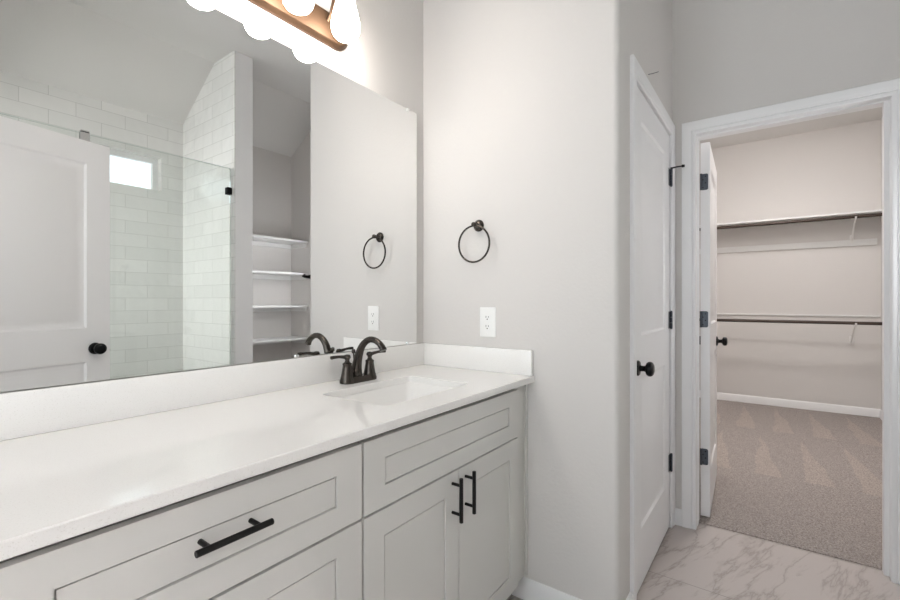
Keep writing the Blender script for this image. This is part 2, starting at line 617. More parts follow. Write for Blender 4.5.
# window in the shower
win = thing('window_1', (-0.355, -2.88, WZ0), 'small bright transom window in the white shower tile, seen in the mirror', 'window', kind='structure')
f = 0.040
bm = B((WX0 + 0.001, WX0 + f, -2.90, -2.865, WZ0 + 0.001, WZ1 - 0.001), (WX1 - f, WX1 - 0.001, -2.90, -2.865, WZ0 + 0.001, WZ1 - 0.001),
       (WX0 + f, WX1 - f, -2.90, -2.865, WZ0 + 0.001, WZ0 + 0.016), (WX0 + f, WX1 - f, -2.90, -2.865, WZ1 - f, WZ1 - 0.001))
obj('window_frame', bm, TRIM, win)
obj('pane', B((WX0 + f, WX1 - f, -2.885, -2.881, WZ0 + 0.016, WZ1 - f)), WINDOW_GLASS, win)



def added_window(n, x, y0, y1, z0, z1, label):  # unseen window added to let in fill light
    w_ = thing('window_%d' % n, (x, (y0 + y1) / 2, z0), label, 'window', kind='structure')
    g = 0.04
    bm = B((x, x + 0.04, y0 + 0.001, y0 + g, z0 + 0.001, z1 - 0.001), (x, x + 0.04, y1 - g, y1 - 0.001, z0 + 0.001, z1 - 0.001),
           (x, x + 0.04, y0 + g, y1 - g, z0 + 0.001, z0 + g), (x, x + 0.04, y0 + g, y1 - g, z1 - g, z1 - 0.001))
    obj('window_frame', bm, TRIM, w_)
    obj('pane', B((x + 0.018, x + 0.022, y0 + g, y1 - g, z0 + g, z1 - g)), WINDOW_GLASS, w_)


added_window(2, -2.62, -1.41, -0.07, 0.3, 2.6, 'added large window for fill light, behind the camera at the left end of the room')
added_window(3, -1.60, -2.76, -2.05, 0.35, 2.45, 'added side window for fill light in the shower, hidden behind the open door')

# ------------------------------------------------------------------ casings and baseboards
CAS = 0.067
CAS_PROF = [(0.0, 0.0), (0.0, 0.008), (0.005, 0.0105), (0.016, 0.0105), (0.019, 0.0075), (0.023, 0.0115), (0.036, 0.0135), (0.042, 0.0155), (CAS - 0.004, 0.0155), (CAS, 0.012), (CAS, 0.0)]


def casing(s0, s1, zh, to_world):
    bm = bmesh.new()
    prev = None
    for u_, t in CAS_PROF:
        pts = [(s0 - u_, 0.0), (s0 - u_, zh + u_), (s1 + u_, zh + u_), (s1 + u_, 0.0)]
        ring = [bm.verts.new(to_world(s, t, z)) for s, z in pts]
        if prev:
            for i in range(3):
                bm.faces.new((prev[i], prev[i + 1], ring[i + 1], ring[i]))
        prev = ring
    return bm


struct('trim_1', casing(D1_L, D1_R, HEAD, lambda s, t, z: (s, YC - t, z)), TRIM, 'white moulded casing around the closed panel door', 'door casing', 20)
struct('trim_2', casing(-OPEN_L, -OPEN_R, HEAD, lambda s, t, z: (XW - t, -s, z)), TRIM, 'white moulded casing around the closet doorway', 'door casing', 20)
# jambs lining the two openings
jt = 0.003
bm = B((D1_L - jt, D1_L, YC + 0.001, YC + 0.119, 0, HEAD + jt), (D1_R, D1_R + jt, YC + 0.001, YC + 0.119, 0, HEAD + jt), (D1_L, D1_R, YC + 0.001, YC + 0.119, HEAD, HEAD + jt),
       (D1_L, D1_L + 0.012, YC + 0.042, YC + 0.08, 0, HEAD), (D1_R - 0.012, D1_R, YC + 0.042, YC + 0.08, 0, HEAD), (D1_L + 0.012, D1_R - 0.012, YC + 0.042, YC + 0.08, HEAD - 0.012, HEAD))
struct('trim_3', bm, TRIM, 'white jamb lining the opening of the closed panel door', 'door jamb')
bm = B((XW + 0.001, 1.139, OPEN_L, OPEN_L + jt, 0, HEAD + jt), (XW + 0.001, 1.139, OPEN_R - jt, OPEN_R, 0, HEAD + jt), (XW + 0.001, 1.139, OPEN_R, OPEN_L, HEAD, HEAD + jt),
       (1.06, 1.098, OPEN_L - 0.002, OPEN_L, 0, HEAD - 0.006), (1.06, 1.098, OPEN_R, OPEN_R + 0.017, 0, HEAD - 0.006), (1.06, 1.098, OPEN_R, OPEN_L, HEAD - 0.006, HEAD))
struct('trim_4', bm, TRIM, 'white jamb and stop lining the closet doorway', 'door jamb')

BB = [(0, 0), (0.013, 0), (0.013, 0.062), (0.011, 0.068), (0.011, 0.073), (0.006, 0.082), (0.004, 0.086), (0, 0.086)]


def baseboard(p0, p1, n, z=0.0):
    """straight run from p0 to p1 on a wall whose room-side normal is n"""
    bm = bmesh.new()
    a = [bm.verts.new((p0[0] + n[0] * t, p0[1] + n[1] * t, z + h)) for t, h in BB]
    b = [bm.verts.new((p1[0] + n[0] * t, p1[1] + n[1] * t, z + h)) for t, h in BB]
    k = len(BB)
    bm.faces.new(a)
    bm.faces.new(b[::-1])
    for i in range(k):
        j = (i + 1) % k
        bm.faces.new((a[i], b[i], b[j], a[j]))
    return bm


struct('baseboard_end', baseboard((0, -0.478), (0, YC - 0.013), (-1, 0)), TRIM, 'white baseboard on the end wall beside the vanity', 'baseboard')
struct('baseboard_door', baseboard((0.0, YC), (D1_L - CAS, YC), (0, -1)), TRIM, 'short white baseboard left of the closed door casing', 'baseboard')
bm = baseboard((XW, YC), (XW, OPEN_L + CAS), (-1, 0))
struct('baseboard_closet_front', bm, TRIM, 'short white baseboard in the corner left of the closet casing', 'baseboard')
struct('baseboard_closet_back', baseboard((4.615, -0.36), (4.615, -2.21), (-1, 0), 0.008), TRIM, 'white baseboard along the closet back wall', 'baseboard')
struct('baseboard_closet_right', baseboard((1.301, -2.21), (4.60, -2.21), (0, 1), 0.008), TRIM, 'white baseboard along the closet right wall', 'baseboard')
struct('baseboard_closet_left', baseboard((1.141, -0.36), (4.60, -0.36), (0, -1), 0.008), TRIM, 'white baseboard along the closet left wall', 'baseboard')

# ------------------------------------------------------------------ doors
DOOR_PROF = [(0.004, 0.003), (0.010, 0.0075), (0.020, 0.0095), (0.034, 0.0095), (0.050, 0.004)]
KNOB_PROF = [(0.0, 0.0), (0.031, 0.0), (0.031, 0.005), (0.027, 0.009), (0.014, 0.011), (0.0115, 0.016), (0.011, 0.027), (0.014, 0.032), (0.024, 0.036), (0.029, 0.043), (0.0295, 0.050), (0.027, 0.057), (0.020, 0.0615), (0.010, 0.063), (0.0, 0.063)]
HZ = (1.846, 1.096, 0.346)


def door_slab(wd, ht, z0, y0, y1, x0=0.0):
    bm = bmesh.new()
    st = 0.112
    panels = [(x0 + st, x0 + wd - st, z0 + 1.04, z0 + ht - 0.118), (x0 + st, x0 + wd - st, z0 + 0.235, z0 + 0.862)]
    slab(bm, x0, x0 + wd, z0, z0 + ht, y0, y1, panels, DOOR_PROF, both=True)
    return bm


def knob_bm(o, axis):
    bm = bmesh.new()
    lathe(bm, o, axis, KNOB_PROF)
    return bm


def hinge_knuckle(x, y, z):
    bm = bmesh.new()
    h = 0.089
    for i in range(3):
        a = z - h / 2 + i * h / 3
        lathe(bm, (x, y, a + 0.0005), (0, 0, 1), [(0.0, 0), (0.0062, 0), (0.0062, h / 3 - 0.001), (0.0, h / 3 - 0.001)], 14)
    lathe(bm, (x, y, z + h / 2), (0, 0, 1), [(0.005, 0), (0.005, 0.003), (0, 0.005)], 12)
    lathe(bm, (x, y, z - h / 2), (0, 0, -1), [(0.005, 0), (0.005, 0.003), (0, 0.005)], 12)
    return bm


# door 1: closed, hinges on the right, knob on the left
d1 = thing('door_1', (D1_L, YC, 0), 'closed white two panel door beside the towel ring wall, black knob', 'door', kind='structure')
F1 = YC + 0.002
obj('door_slab', door_slab(D1_R - D1_L - 0.006, HEAD - 0.016, 0.012, F1, F1 + 0.035, D1_L + 0.003), TRIM, d1, 20)
obj('knob', knob_bm((D1_L + 0.054, F1, 0.925), (0, -1, 0)), KNOB, d1)
for z in HZ:
    bm = hinge_knuckle(D1_R - 0.001, YC - 0.0065, z)
    box(bm, D1_R - 0.030, D1_R - 0.004, YC - 0.0005, F1 - 0.0005, z - 0.044, z + 0.044)
    obj('hinge', bm, STEEL, d1)
# hinge-pin stop on the top hinge
zt = HZ[0] + 0.05
bm = B((D1_R - 0.008, D1_R + 0.006, YC - 0.015, YC - 0.004, zt - 0.004, zt + 0.002))
tube(bm, [(D1_R, YC - 0.012, zt), (D1_R + 0.004, YC - 0.030, zt + 0.003), (D1_R + 0.008, YC - 0.055, zt + 0.004)], 0.0038, 10)
ps = obj('door_stop', bm, KNOB, d1)
bm = bmesh.new()
lathe(bm, (D1_R + 0.008, YC - 0.054, zt + 0.004), (0.17, -1, 0), [(0, 0), (0.007, 0), (0.0075, 0.004), (0.006, 0.014), (0, 0.015)], 14)
obj('bumper', bm, RUBBER, ps)

# door 2: closet door swung open into the closet
PIV = (1.152, OPEN_L - 0.003, 0.0)
DW = 0.708
d2 = thing('door_2', PIV, 'open white closet door seen on edge inside the doorway', 'door', kind='structure', rotz=math.radians(2.6))
obj('door_slab', door_slab(DW, HEAD - 0.032, 0.022, -0.0445, -0.0005, 0.004), TRIM, d2, 20, local=True)
for s, y in ((-1, -0.0445), (1, -0.0005)):
    obj('knob', knob_bm((DW - 0.058, y, 0.93), (0, s, 0)), KNOB, d2, local=True)
bm = bmesh.new()
lathe(bm, (DW - 0.058, -0.0442, 0.835), (0, -1, 0), [(0.0, 0), (0.004, 0), (0.004, 0.0012), (0, 0.0012)], 12)
obj('screw_plug', bm, plain('putty_spot', srgb(165, 160, 155), 0.6), d2, local=True)
for z in HZ:
    bm = bmesh.new()
    prism(bm, rrect(-0.0365, -0.002, z - 0.044, z + 0.044, 0.008, 4), 'x', 0.0018, 0.0038)
    lathe(bm, (-0.0055, -0.0035, z - 0.044), (0, 0, 1), [(0, 0), (0.0058, 0), (0.0058, 0.088), (0, 0.088)], 14)
    h = obj('hinge', bm, STEEL, d2, local=True)
    bm = bmesh.new()
    for yy, zz in ((-0.024, 0.030), (-0.012, 0.012), (-0.024, -0.006), (-0.012, -0.030)):
        lathe(bm, (0.0018, yy, z + zz), (-1, 0, 0), [(0.0035, 0), (0.003, 0.0007), (0, 0.0009)], 10)
    obj('screw', bm, KNOB, h, local=True)

# door 3: entry door swung open behind the camera, seen in the mirror
a3 = math.atan2(-1.65 + 1.472, -0.747 + 1.486)
d3 = thing('door_3', (-1.488, -1.468, 0.0), 'open white two panel entry door seen in the mirror, black oval knob', 'door', kind='structure', rotz=a3)
obj('door_slab', door_slab(0.757, 2.03, 0.012, -0.035, 0.0, 0.004), TRIM, d3, 20, local=True)
for s, y in ((-1, -0.035), (1, 0.0)):
    obj('knob', knob_bm((0.757 - 0.070, y, 0.942), (0, s, 0)), KNOB, d3, local=True)
bm = B((0.7605, 0.7617, -0.029, -0.006, 0.895, 0.955))
lathe(bm, (0.7615, -0.0175, 0.925), (1, 0, 0), [(0, 0), (0.007, 0), (0.006, 0.008), (0, 0.009)], 12)
obj('latch', bm, KNOB, d3, local=True)
for z in HZ:
    bm = hinge_knuckle(0.0, 0.006, z)
    obj('hinge', bm, STEEL, d3, local=True)

# ------------------------------------------------------------------ vanity
FY = -0.536          # face frame
DY = -0.555          # front of doors and drawers
XL, XM = -1.60, -0.8965
TOP = 0.900
CT = 0.024


def shaker(x0, x1, z0, z1, fw=0.067, fz=0.066):
    bm = bmesh.new()
    slab(bm, x0, x1, z0, z1, DY, FY - 0.001, [(x0 + fw, x1 - fw, z0 + fz, z1 - fz)], [(0.0003, 0.0025), (0.0003, 0.0100), (0.0036, 0.0100), (0.0036, 0.0025)])
    return bm


def pull(p0, p1, length_axis, parent):
    """round bar pull with two posts; p0, p1 = bar ends"""
    p0, p1 = Vector(p0), Vector(p1)
    bm = bmesh.new()
    d = (p1 - p0).normalized()
    L = (p1 - p0).length
    lathe(bm, p0, d, [(0, 0), (0.0052, 0), (0.006, 0.0008), (0.006, L - 0.0008), (0.0052, L), (0, L)], 20)
    h = obj('handle', bm, BLACK, parent)
    for t in (0.17, 0.83):
        q = p0.lerp(p1, t)
        bm = bmesh.new()
        lathe(bm, (q.x, DY + 0.0086, q.z), (0, -1, 0), [(0, 0), (0.0052, 0), (0.0047, 0.004), (0.0047, abs(q.y - DY - 0.0086) - 0.004), (0, abs(q.y - DY - 0.0086) - 0.004)], 16)
        if DY < q.y:
            pass
        merge_into(h, bm)


def merge_into(o, bm):
    """add more geometry (world coordinates) to an existing part"""
    off = Vector((0, 0, 0))
    q = o
    while q is not None:
        off += q.location
        q = q.parent
    bmesh.ops.translate(bm, verts=bm.verts[:], vec=-off)
    fin(bm)
    t = bpy.data.meshes.new('tmp')
    bm.to_mesh(t)
    bm.free()
    b2 = bmesh.new()
    b2.from_mesh(o.data)
    b2.from_mesh(t)
    b2.to_mesh(o.data)
    b2.free()
    bpy.data.meshes.remove(t)


ZB = 0.100
CTOP = TOP - CT - 0.001
db = thing('drawer_base_cabinet', (-1.25, -0.3, 0), 'light grey three drawer vanity cabinet left of the sink cabinet', 'cabinet')
bm = B((XL, XM - 0.0005, -0.505, -0.004, ZB, CTOP), (XL, XM - 0.0005, -0.47, -0.004, 0, ZB))
obj('carcass', bm, GAP_SHADE, db)
obj('end_stile', B((XL, -1.536, FY, -0.5055, ZB, CTOP)), CAB, db)
DX0, DX1 = -1.532, -0.9005
for z0, z1, hz in ((0.683, 0.859, 0.787), (0.401, 0.677, 0.545), (0.112, 0.395, 0.26)):
    dr = obj('drawer', shaker(DX0, DX1, z0, z1, 0.074, 0.053), CAB, db, 20)
    pull((-1.2895, -0.588, hz), (-1.1525, -0.588, hz), 'x', dr)

sb = thing('sink_base_cabinet', (-0.5, -0.3, 0), 'light grey sink cabinet with two doors under the white basin', 'cabinet')
bm = B((XM + 0.0005, -0.001, -0.505, FY + 0.051, ZB, CTOP), (XM + 0.0005, XM + 0.018, FY + 0.051, -0.004, ZB, CTOP), (-0.062, -0.044, FY + 0.051, -0.004, ZB, CTOP),
       (XM + 0.018, -0.062, FY + 0.051, -0.004, ZB, ZB + 0.018), (XM + 0.018, -0.062, -0.012, -0.004, ZB + 0.018, CTOP), (XM + 0.0005, -0.0135, -0.478, -0.46, 0, ZB))
obj('carcass', bm, GAP_SHADE, sb)
obj('filler_stile', B((-0.104, -0.0165, FY, -0.5055, ZB, CTOP)), CAB, sb)
SX0, SX1 = -0.8925, -0.1065
obj('drawer_front', shaker(SX0, SX1, 0.683, 0.859, 0.070, 0.053), CAB, sb, 20)
mid = (SX0 + SX1) / 2
for x0, x1, hx in ((SX0, mid - 0.002, mid - 0.0352), (mid + 0.002, SX1, mid + 0.0352)):
    dd = obj('door', shaker(x0, x1, 0.112, 0.677), CAB, sb, 20)
    pull((hx, -0.588, 0.535), (hx, -0.588, 0.667), 'z', dd)
bm = B((-0.016, -0.001, FY - 0.0075, -0.5055, ZB, CTOP))
obj('scribe_strip', bm, CAB, sb)

# countertop with the sink cut-out, backsplash and side splash
ct = thing('countertop', (-0.8, -0.29, TOP - CT), 'white quartz vanity countertop with backsplash and side splash', 'countertop')
CX0, CX1, CY0, CY1 = -1.615, -0.0008, -0.572, -0.0008
HX0, HX1, HY0, HY1 = -0.722, -0.292, -0.457, -0.169
bm = bmesh.new()


def loop(pts, z):
    return [bm.verts.new((x, y, z)) for x, y in pts]


def strip(a, b):
    n = len(a)
    for i in range(n):
        j = (i + 1) % n
        bm.faces.new((a[i], a[j], b[j], b[i]))


hole = rrect(HX0, HX1, HY0, HY1, 0.022, 6)
outer = [(CX0, CY0), (CX1, CY0), (CX1, CY1), (CX0, CY1)]
e = 0.0022
inn = [(CX0 + e, CY0 + e), (CX1, CY0 + e), (CX1, CY1), (CX0 + e, CY1)]
hole2 = rrect(HX0 - 0.0015, HX1 + 0.0015, HY0 - 0.0015, HY1 + 0.0015, 0.0235, 6)
o_top, o_mid, o_bot = loop(inn, TOP), loop(outer, TOP - e), loop(outer, TOP - CT)
h_top, h_mid, h_bot = loop(hole2, TOP), loop(hole, TOP - 0.0015), loop(hole, TOP - CT)
strip(o_top, o_mid)
strip(o_mid, o_bot)
strip(h_mid, h_top)
strip(h_bot, h_mid)


def edges_of(lp):
    return [bm.edges.get((lp[i], lp[(i + 1) % len(lp)])) for i in range(len(lp))]


bmesh.ops.triangle_fill(bm, edges=edges_of(o_top) + edges_of(h_top), use_beauty=True)
bmesh.ops.triangle_fill(bm, edges=edges_of(o_bot) + edges_of(h_bot), use_beauty=True)
obj('slab', bm, QUARTZ, ct, 20)
BS = TOP + 0.1003
obj('backsplash', B((CX0, CX1, -0.0205, -0.0008, TOP + 0.0002, BS, 0.0018)), QUARTZ, ct)
obj('side_splash', B((-0.0205, -0.0008, -0.5675, -0.0212, TOP + 0.0002, BS, 0.0018)), QUARTZ, ct)

# undermount basin
sk = thing('sink', (-0.507, -0.313, 0.74), 'white rectangular undermount basin set in the quartz countertop', 'sink')
bm = bmesh.new()
levels = [(TOP - CT - 0.0006, -0.018, 0.03), (TOP - CT - 0.0006, -0.001, 0.024), (TOP - CT - 0.004, 0.001, 0.024), (TOP - CT - 0.03, 0.012, 0.028), (0.80, 0.040, 0.032), (0.768, 0.058, 0.036), (0.757, 0.075, 0.036), (0.753, 0.105, 0.03)]
rings = []
for z, ins, rad in levels:
    rings.append(loop(rrect(HX0 + ins, HX1 - ins, HY0 + ins * 0.9, HY1 - ins * 0.9, rad, 6), z))
for a, b in zip(rings, rings[1:]):
    strip(a, b)
cxs, cys = (HX0 + HX1) / 2, (HY0 + HY1) / 2
dr_ring = [bm.verts.new((cxs + 0.024 * math.cos(t), cys + 0.024 * math.sin(t), 0.7505)) for t in [math.radians(45 - 45 + (90 * (i // 7)) + 90 * (i % 7) / 6.0 * 0.98) for i in range(28)]]
strip(rings[-1], dr_ring)
bm.faces.new(dr_ring)
obj('basin', bm, PORCELAIN, sk, 60)
bm = bmesh.new()
lathe(bm, (cxs, cys, 0.751), (0, 0, 1), [(0, 0), (0.023, 0), (0.023, 0.002), (0.019, 0.003), (0.017, 0.0015), (0.014, 0.0045), (0, 0.006)], 28)
obj('drain', bm, ORB, sk)

# faucet
fx, fy = -0.496, -0.100
fa = thing('faucet', (fx, fy, TOP), 'dark bronze two handle faucet standing behind the basin', 'faucet')
bm = bmesh.new()
rb = [rrect(fx - 0.078, fx + 0.078, fy - 0.026, fy + 0.026, 0.025, 8), rrect(fx - 0.076, fx + 0.076, fy - 0.024, fy + 0.024, 0.0235, 8),
      rrect(fx - 0.070, fx + 0.070, fy - 0.019, fy + 0.019, 0.0185, 8)]
l0, l1, l2, l3 = loop(rb[0], TOP + 0.0004), loop(rb[0], TOP + 0.006), loop(rb[1], TOP + 0.010), loop(rb[2], TOP + 0.022)
strip(l0, l1), strip(l1, l2), strip(l2, l3)
bm.faces.new(l0[::-1]), bm.faces.new(l3)
obj('base', bm, ORB, fa)
for s in (-1, 1):
    hx = fx + s * 0.055
    bm = bmesh.new()
    lathe(bm, (hx, fy, TOP + 0.002), (0, 0, 1), [(0, 0), (0.0265, 0), (0.0265, 0.008), (0.0245, 0.014), (0.0205, 0.032), (0.0165, 0.056), (0.0155, 0.064), (0.0165, 0.066), (0.0165, 0.070), (0.010, 0.074), (0.0075, 0.080), (0.009, 0.086), (0.0125, 0.090), (0.0125, 0.095), (0.009, 0.101), (0, 0.103)], 28)
    hd = obj('handle', bm, ORB, fa)
    bm = bmesh.new()
    z = TOP + 0.093
    tube(bm, [(hx, fy, z), (hx + s * 0.018, fy - 0.001, z + 0.004), (hx + s * 0.04, fy - 0.003, z + 0.007), (hx + s * 0.062, fy - 0.005, z + 0.0075), (hx + s * 0.076, fy - 0.006, z + 0.007), (hx + s * 0.079, fy - 0.006, z + 0.007)],
         [0.0075, 0.0062, 0.0052, 0.0058, 0.0062, 0.003], 16)
    obj('lever', bm, ORB, hd)
bm = bmesh.new()
P = [(0, 0.012, 0.018), (0, 0.013, 0.035), (0, 0.009, 0.065), (0, 0.0, 0.095), (0, -0.014, 0.125), (0, -0.034, 0.146), (0, -0.058, 0.157), (0, -0.084, 0.156), (0, -0.106, 0.146), (0, -0.121, 0.132), (0, -0.127, 0.122)]
R = [0.0225, 0.0205, 0.0172, 0.0150, 0.0132, 0.0120, 0.0114, 0.0111, 0.0112, 0.0118, 0.0132]
# smooth the path
PP, RR = [], []
for i in range(len(P) - 1):
    for t in (0, 0.34, 0.67):
        p0, p1, p2, p3 = [Vector(P[max(0, min(len(P) - 1, i + k))]) for k in (-1, 0, 1, 2)]
        PP.append(0.5 * ((2 * p1) + (p2 - p0) * t + (2 * p0 - 5 * p1 + 4 * p2 - p3) * t * t + (3 * p1 - p0 - 3 * p2 + p3) * t ** 3) + Vector((fx, fy, TOP)))
        RR.append(R[i] * (1 - t) + R[i + 1] * t)
PP.append(Vector(P[-1]) + Vector((fx, fy, TOP)))
RR.append(R[-1])
tube(bm, PP, RR, 24)
obj('spout', bm, ORB, fa, 50)
bm = bmesh.new()
lathe(bm, (fx, fy + 0.021, TOP + 0.02), (0, 0.08, 1), [(0, 0), (0.003, 0), (0.003, 0.080), (0.007, 0.083), (0.0075, 0.090), (0.006, 0.096), (0, 0.098)], 16)
obj('lift_rod', bm, ORB, fa)

# mirror on the backsplash, held by clips
MX0, MX1, MZ0, MZ1 = -1.60, -0.0635, 1.0030, 2.0573
mi = thing('mirror', (-0.83, -0.003, MZ0), 'large frameless wall mirror above the vanity backsplash', 'mirror')
bm = B((MX0, MX1, -0.0125, -0.0008, MZ0, MZ1))
o = obj('glass', bm, [MIRROR, MIRROR_EDGE], mi)
for pl in o.data.polygons:
    pl.material_index = 0 if abs(pl.normal.y) > 0.9 and pl.center.y < -0.001 else 1
for x in (-1.30, -0.70, -0.125):
    for z, s in ((MZ1, 1), (MZ0, -1)):
        if s < 0 and x < -1.2:
            continue
        bm = B((x - 0.007, x + 0.007, -0.0165, -0.0127, min(z - s * 0.009, z + s * 0.002), max(z - s * 0.009, z + s * 0.002), 0.001))
        obj('clip', bm, CHROME if s < 0 else PLASTIC, mi)

# ------------------------------------------------------------------ vanity light
vx = -0.772
vl = thing('vanity_light', (vx, 0, 2.2), 'three light vanity fixture on a copper bronze back plate above the mirror', 'wall light')
bm = bmesh.new()
PLV = [(0.0, -0.0008), (0.0, -0.010), (0.006, -0.016), (0.008, -0.022), (0.013, -0.0265), (0.018, -0.0265)]
prev = None
first = None
for ins, y in PLV:
    pts = rrect(vx - 0.304 + ins, vx + 0.304 - ins, 2.144 + ins, 2.264 - ins, 0.0598 - ins, 14)
    ring = [bm.verts.new((x, y, z)) for x, z in pts]
    if prev:
        strip(prev, ring)
    else:
        first = ring
    prev = ring
bm.faces.new(prev)
bm.faces.new(first[::-1])
obj('back_plate', bm, BRONZE, vl)
SHADE = [(0, 0.0), (0.014, 0.0006), (0.026, 0.003), (0.037, 0.010), (0.0445, 0.021), (0.0488, 0.036), (0.0498, 0.050), (0.0482, 0.066), (0.0440, 0.086), (0.0385, 0.110), (0.0335, 0.135), (0.0295, 0.158), (0.0280, 0.170), (0, 0.170)]
for i in (-1, 0, 1):
    x = vx + i * 0.193
    bm = bmesh.new()
    tube(bm, [(x, -0.0268, 2.215), (x, -0.045, 2.235), (x, -0.058, 2.27), (x, -0.066, 2.315), (x, -0.082, 2.344), (x, -0.108, 2.350), (x, -0.124, 2.338), (x, -0.124, 2.320)], 0.0065, 14)
    obj('arm', bm, BRONZE, vl)
    bm = bmesh.new()
    lathe(bm, (x, -0.124, 2.2865), (0, 0, 1), [(0, 0), (0.034, 0), (0.035, 0.006), (0.030, 0.022), (0.018, 0.034), (0, 0.036)], 28)
    obj('socket', bm, BRONZE, vl)
    bm = bmesh.new()
    lathe(bm, (x, -0.124, 2.1145), (0, 0, 1), SHADE, 36)
    obj('lamp_shade', bm, GLOW, vl, 60)

# ------------------------------------------------------------------ end wall fittings
ty, tz = -0.311, 1.521
tr = thing('towel_ring', (0, ty, tz), 'dark bronze towel ring on the end wall above the outlet', 'towel ring')
bm = bmesh.new()
lathe(bm, (-0.0006, ty, tz), (-1, 0, 0), [(0, 0), (0.0255, 0), (0.0255, 0.004), (0.0215, 0.008), (0.0205, 0.010), (0.0145, 0.014), (0, 0.0145)], 30)
obj('rosette', bm, ORB, tr)
bm = bmesh.new()
lathe(bm, (-0.0146, ty, tz), (-1, 0, 0), [(0, 0), (0.0085, 0), (0.007, 0.010), (0.0075, 0.017), (0.0095, 0.022), (0.0105, 0.027), (0.0095, 0.033), (0.005, 0.037), (0, 0.038)], 24)
obj('post', bm, ORB, tr)
bm = bmesh.new()
torus(bm, (-0.0416, ty, tz - 0.0825), (1, 0, 0), 0.0770, 0.0042)
obj('ring', bm, ORB, tr)

oy0, oy1, oz0, oz1 = -0.3955, -0.3185, 1.044, 1.170
ocy, ocz = (oy0 + oy1) / 2, (oz0 + oz1) / 2
ou = thing('wall_outlet', (0, ocy, oz0), 'white rectangular wall outlet on the end wall above the side splash', 'outlet')
bm = bmesh.new()
la = [(-0.0006, q) for q in rrect(oy0, oy1, oz0, oz1, 0.004, 3)]
lb = [(-0.004, q) for q in rrect(oy0, oy1, oz0, oz1, 0.004, 3)]
lc = [(-0.0062, q) for q in rrect(oy0 + 0.003, oy1 - 0.003, oz0 + 0.003, oz1 - 0.003, 0.003, 3)]
R3 = [[bm.verts.new((x, q[0], q[1])) for x, q in L] for L in (la, lb, lc)]
strip(R3[0], R3[1]), strip(R3[1], R3[2])
bm.faces.new(R3[0]), bm.faces.new(R3[2])
obj('cover_plate', bm, PLASTIC, ou)
bm = B((-0.0078, -0.0063, ocy - 0.0165, ocy + 0.0165, ocz - 0.0335, ocz + 0.0335, 0.0006))
rc = obj('receptacle', bm, PLASTIC, ou)
for s in (-1, 1):
    bm = bmesh.new()
    zc_ = ocz + s * 0.0195
    box(bm, -0.0083, -0.0079, ocy + 0.005, ocy + 0.0072, zc_ - 0.002, zc_ + 0.007)
    box(bm, -0.0083, -0.0079, ocy - 0.0072, ocy - 0.005, zc_ - 0.001, zc_ + 0.006)
    lathe(bm, (-0.0079, ocy, zc_ - 0.0075), (-1, 0, 0), [(0, 0), (0.0028, 0), (0.0028, 0.0004), (0, 0.0004)], 12)
    obj('slot', bm, SLOT, rc)
for s in (-1, 1):
    bm = bmesh.new()
    lathe(bm, (-0.0063, ocy, ocz + s * 0.048), (-1, 0, 0), [(0, 0), (0.003, 0), (0.0025, 0.0008), (0, 0.001)], 12)
    obj('screw', bm, PLASTIC, ou)

# thin wire above the closed door
bm = bmesh.new()
tube(bm, [(0.455, YC - 0.0004, 2.186), (0.456, YC - 0.02, 2.185), (0.458, YC - 0.042, 2.187)], 0.0016, 8)
tag(obj('wire_stub', bm, GREYWIRE), 'thin grey wire stub sticking out of the wall above the closed door', 'wire')

# ------------------------------------------------------------------ closet rods and shelf
RX = 4.31
BKX = 4.614
sh = thing('closet_shelf', (4.45, -1.3, 2.05), 'long white shelf above the upper closet rod', 'shelf')
obj('board', B((4.285, BKX, -2.208, -0.362, 2.058, 2.077, 0.001)), SHELFW, sh)
tag(obj('wall_cleat', B((BKX - 0.018, BKX, -2.18, -0.362, 1.768, 1.832, 0.002)), SHELFW), 'white cleat on the closet back wall under the shelf and upper rod', 'cleat')
for z, lab in ((2.030, 'dark closet rod under the shelf, the upper of two rods'), (0.975, 'dark closet rod at waist height, the lower of two rods')):
    rd = thing('closet_rod', (RX, -1.3, z), lab, 'closet rod', 'closet rods')
    bm = bmesh.new()
    tube(bm, [(RX, -2.203, z), (RX, -0.367, z)], 0.0165, 20)
    obj('rod', bm, WOODROD, rd)
    for y, s in ((-2.2095, 1), (-0.3605, -1)):
        bm = bmesh.new()
        lathe(bm, (RX, y, z), (0, s, 0), [(0, 0), (0.025, 0), (0.025, 0.003), (0.021, 0.006), (0, 0.006)], 20)
        obj('end_socket', bm, BRACKET, rd)
bm = B((BKX - 0.015, BKX, -2.2, -0.362, 1.030, 1.046, 0.002))
tag(obj('wall_cleat', bm, SHELFW), 'thin white cleat on the closet wall just above the lower rod', 'cleat')
BY = -1.985
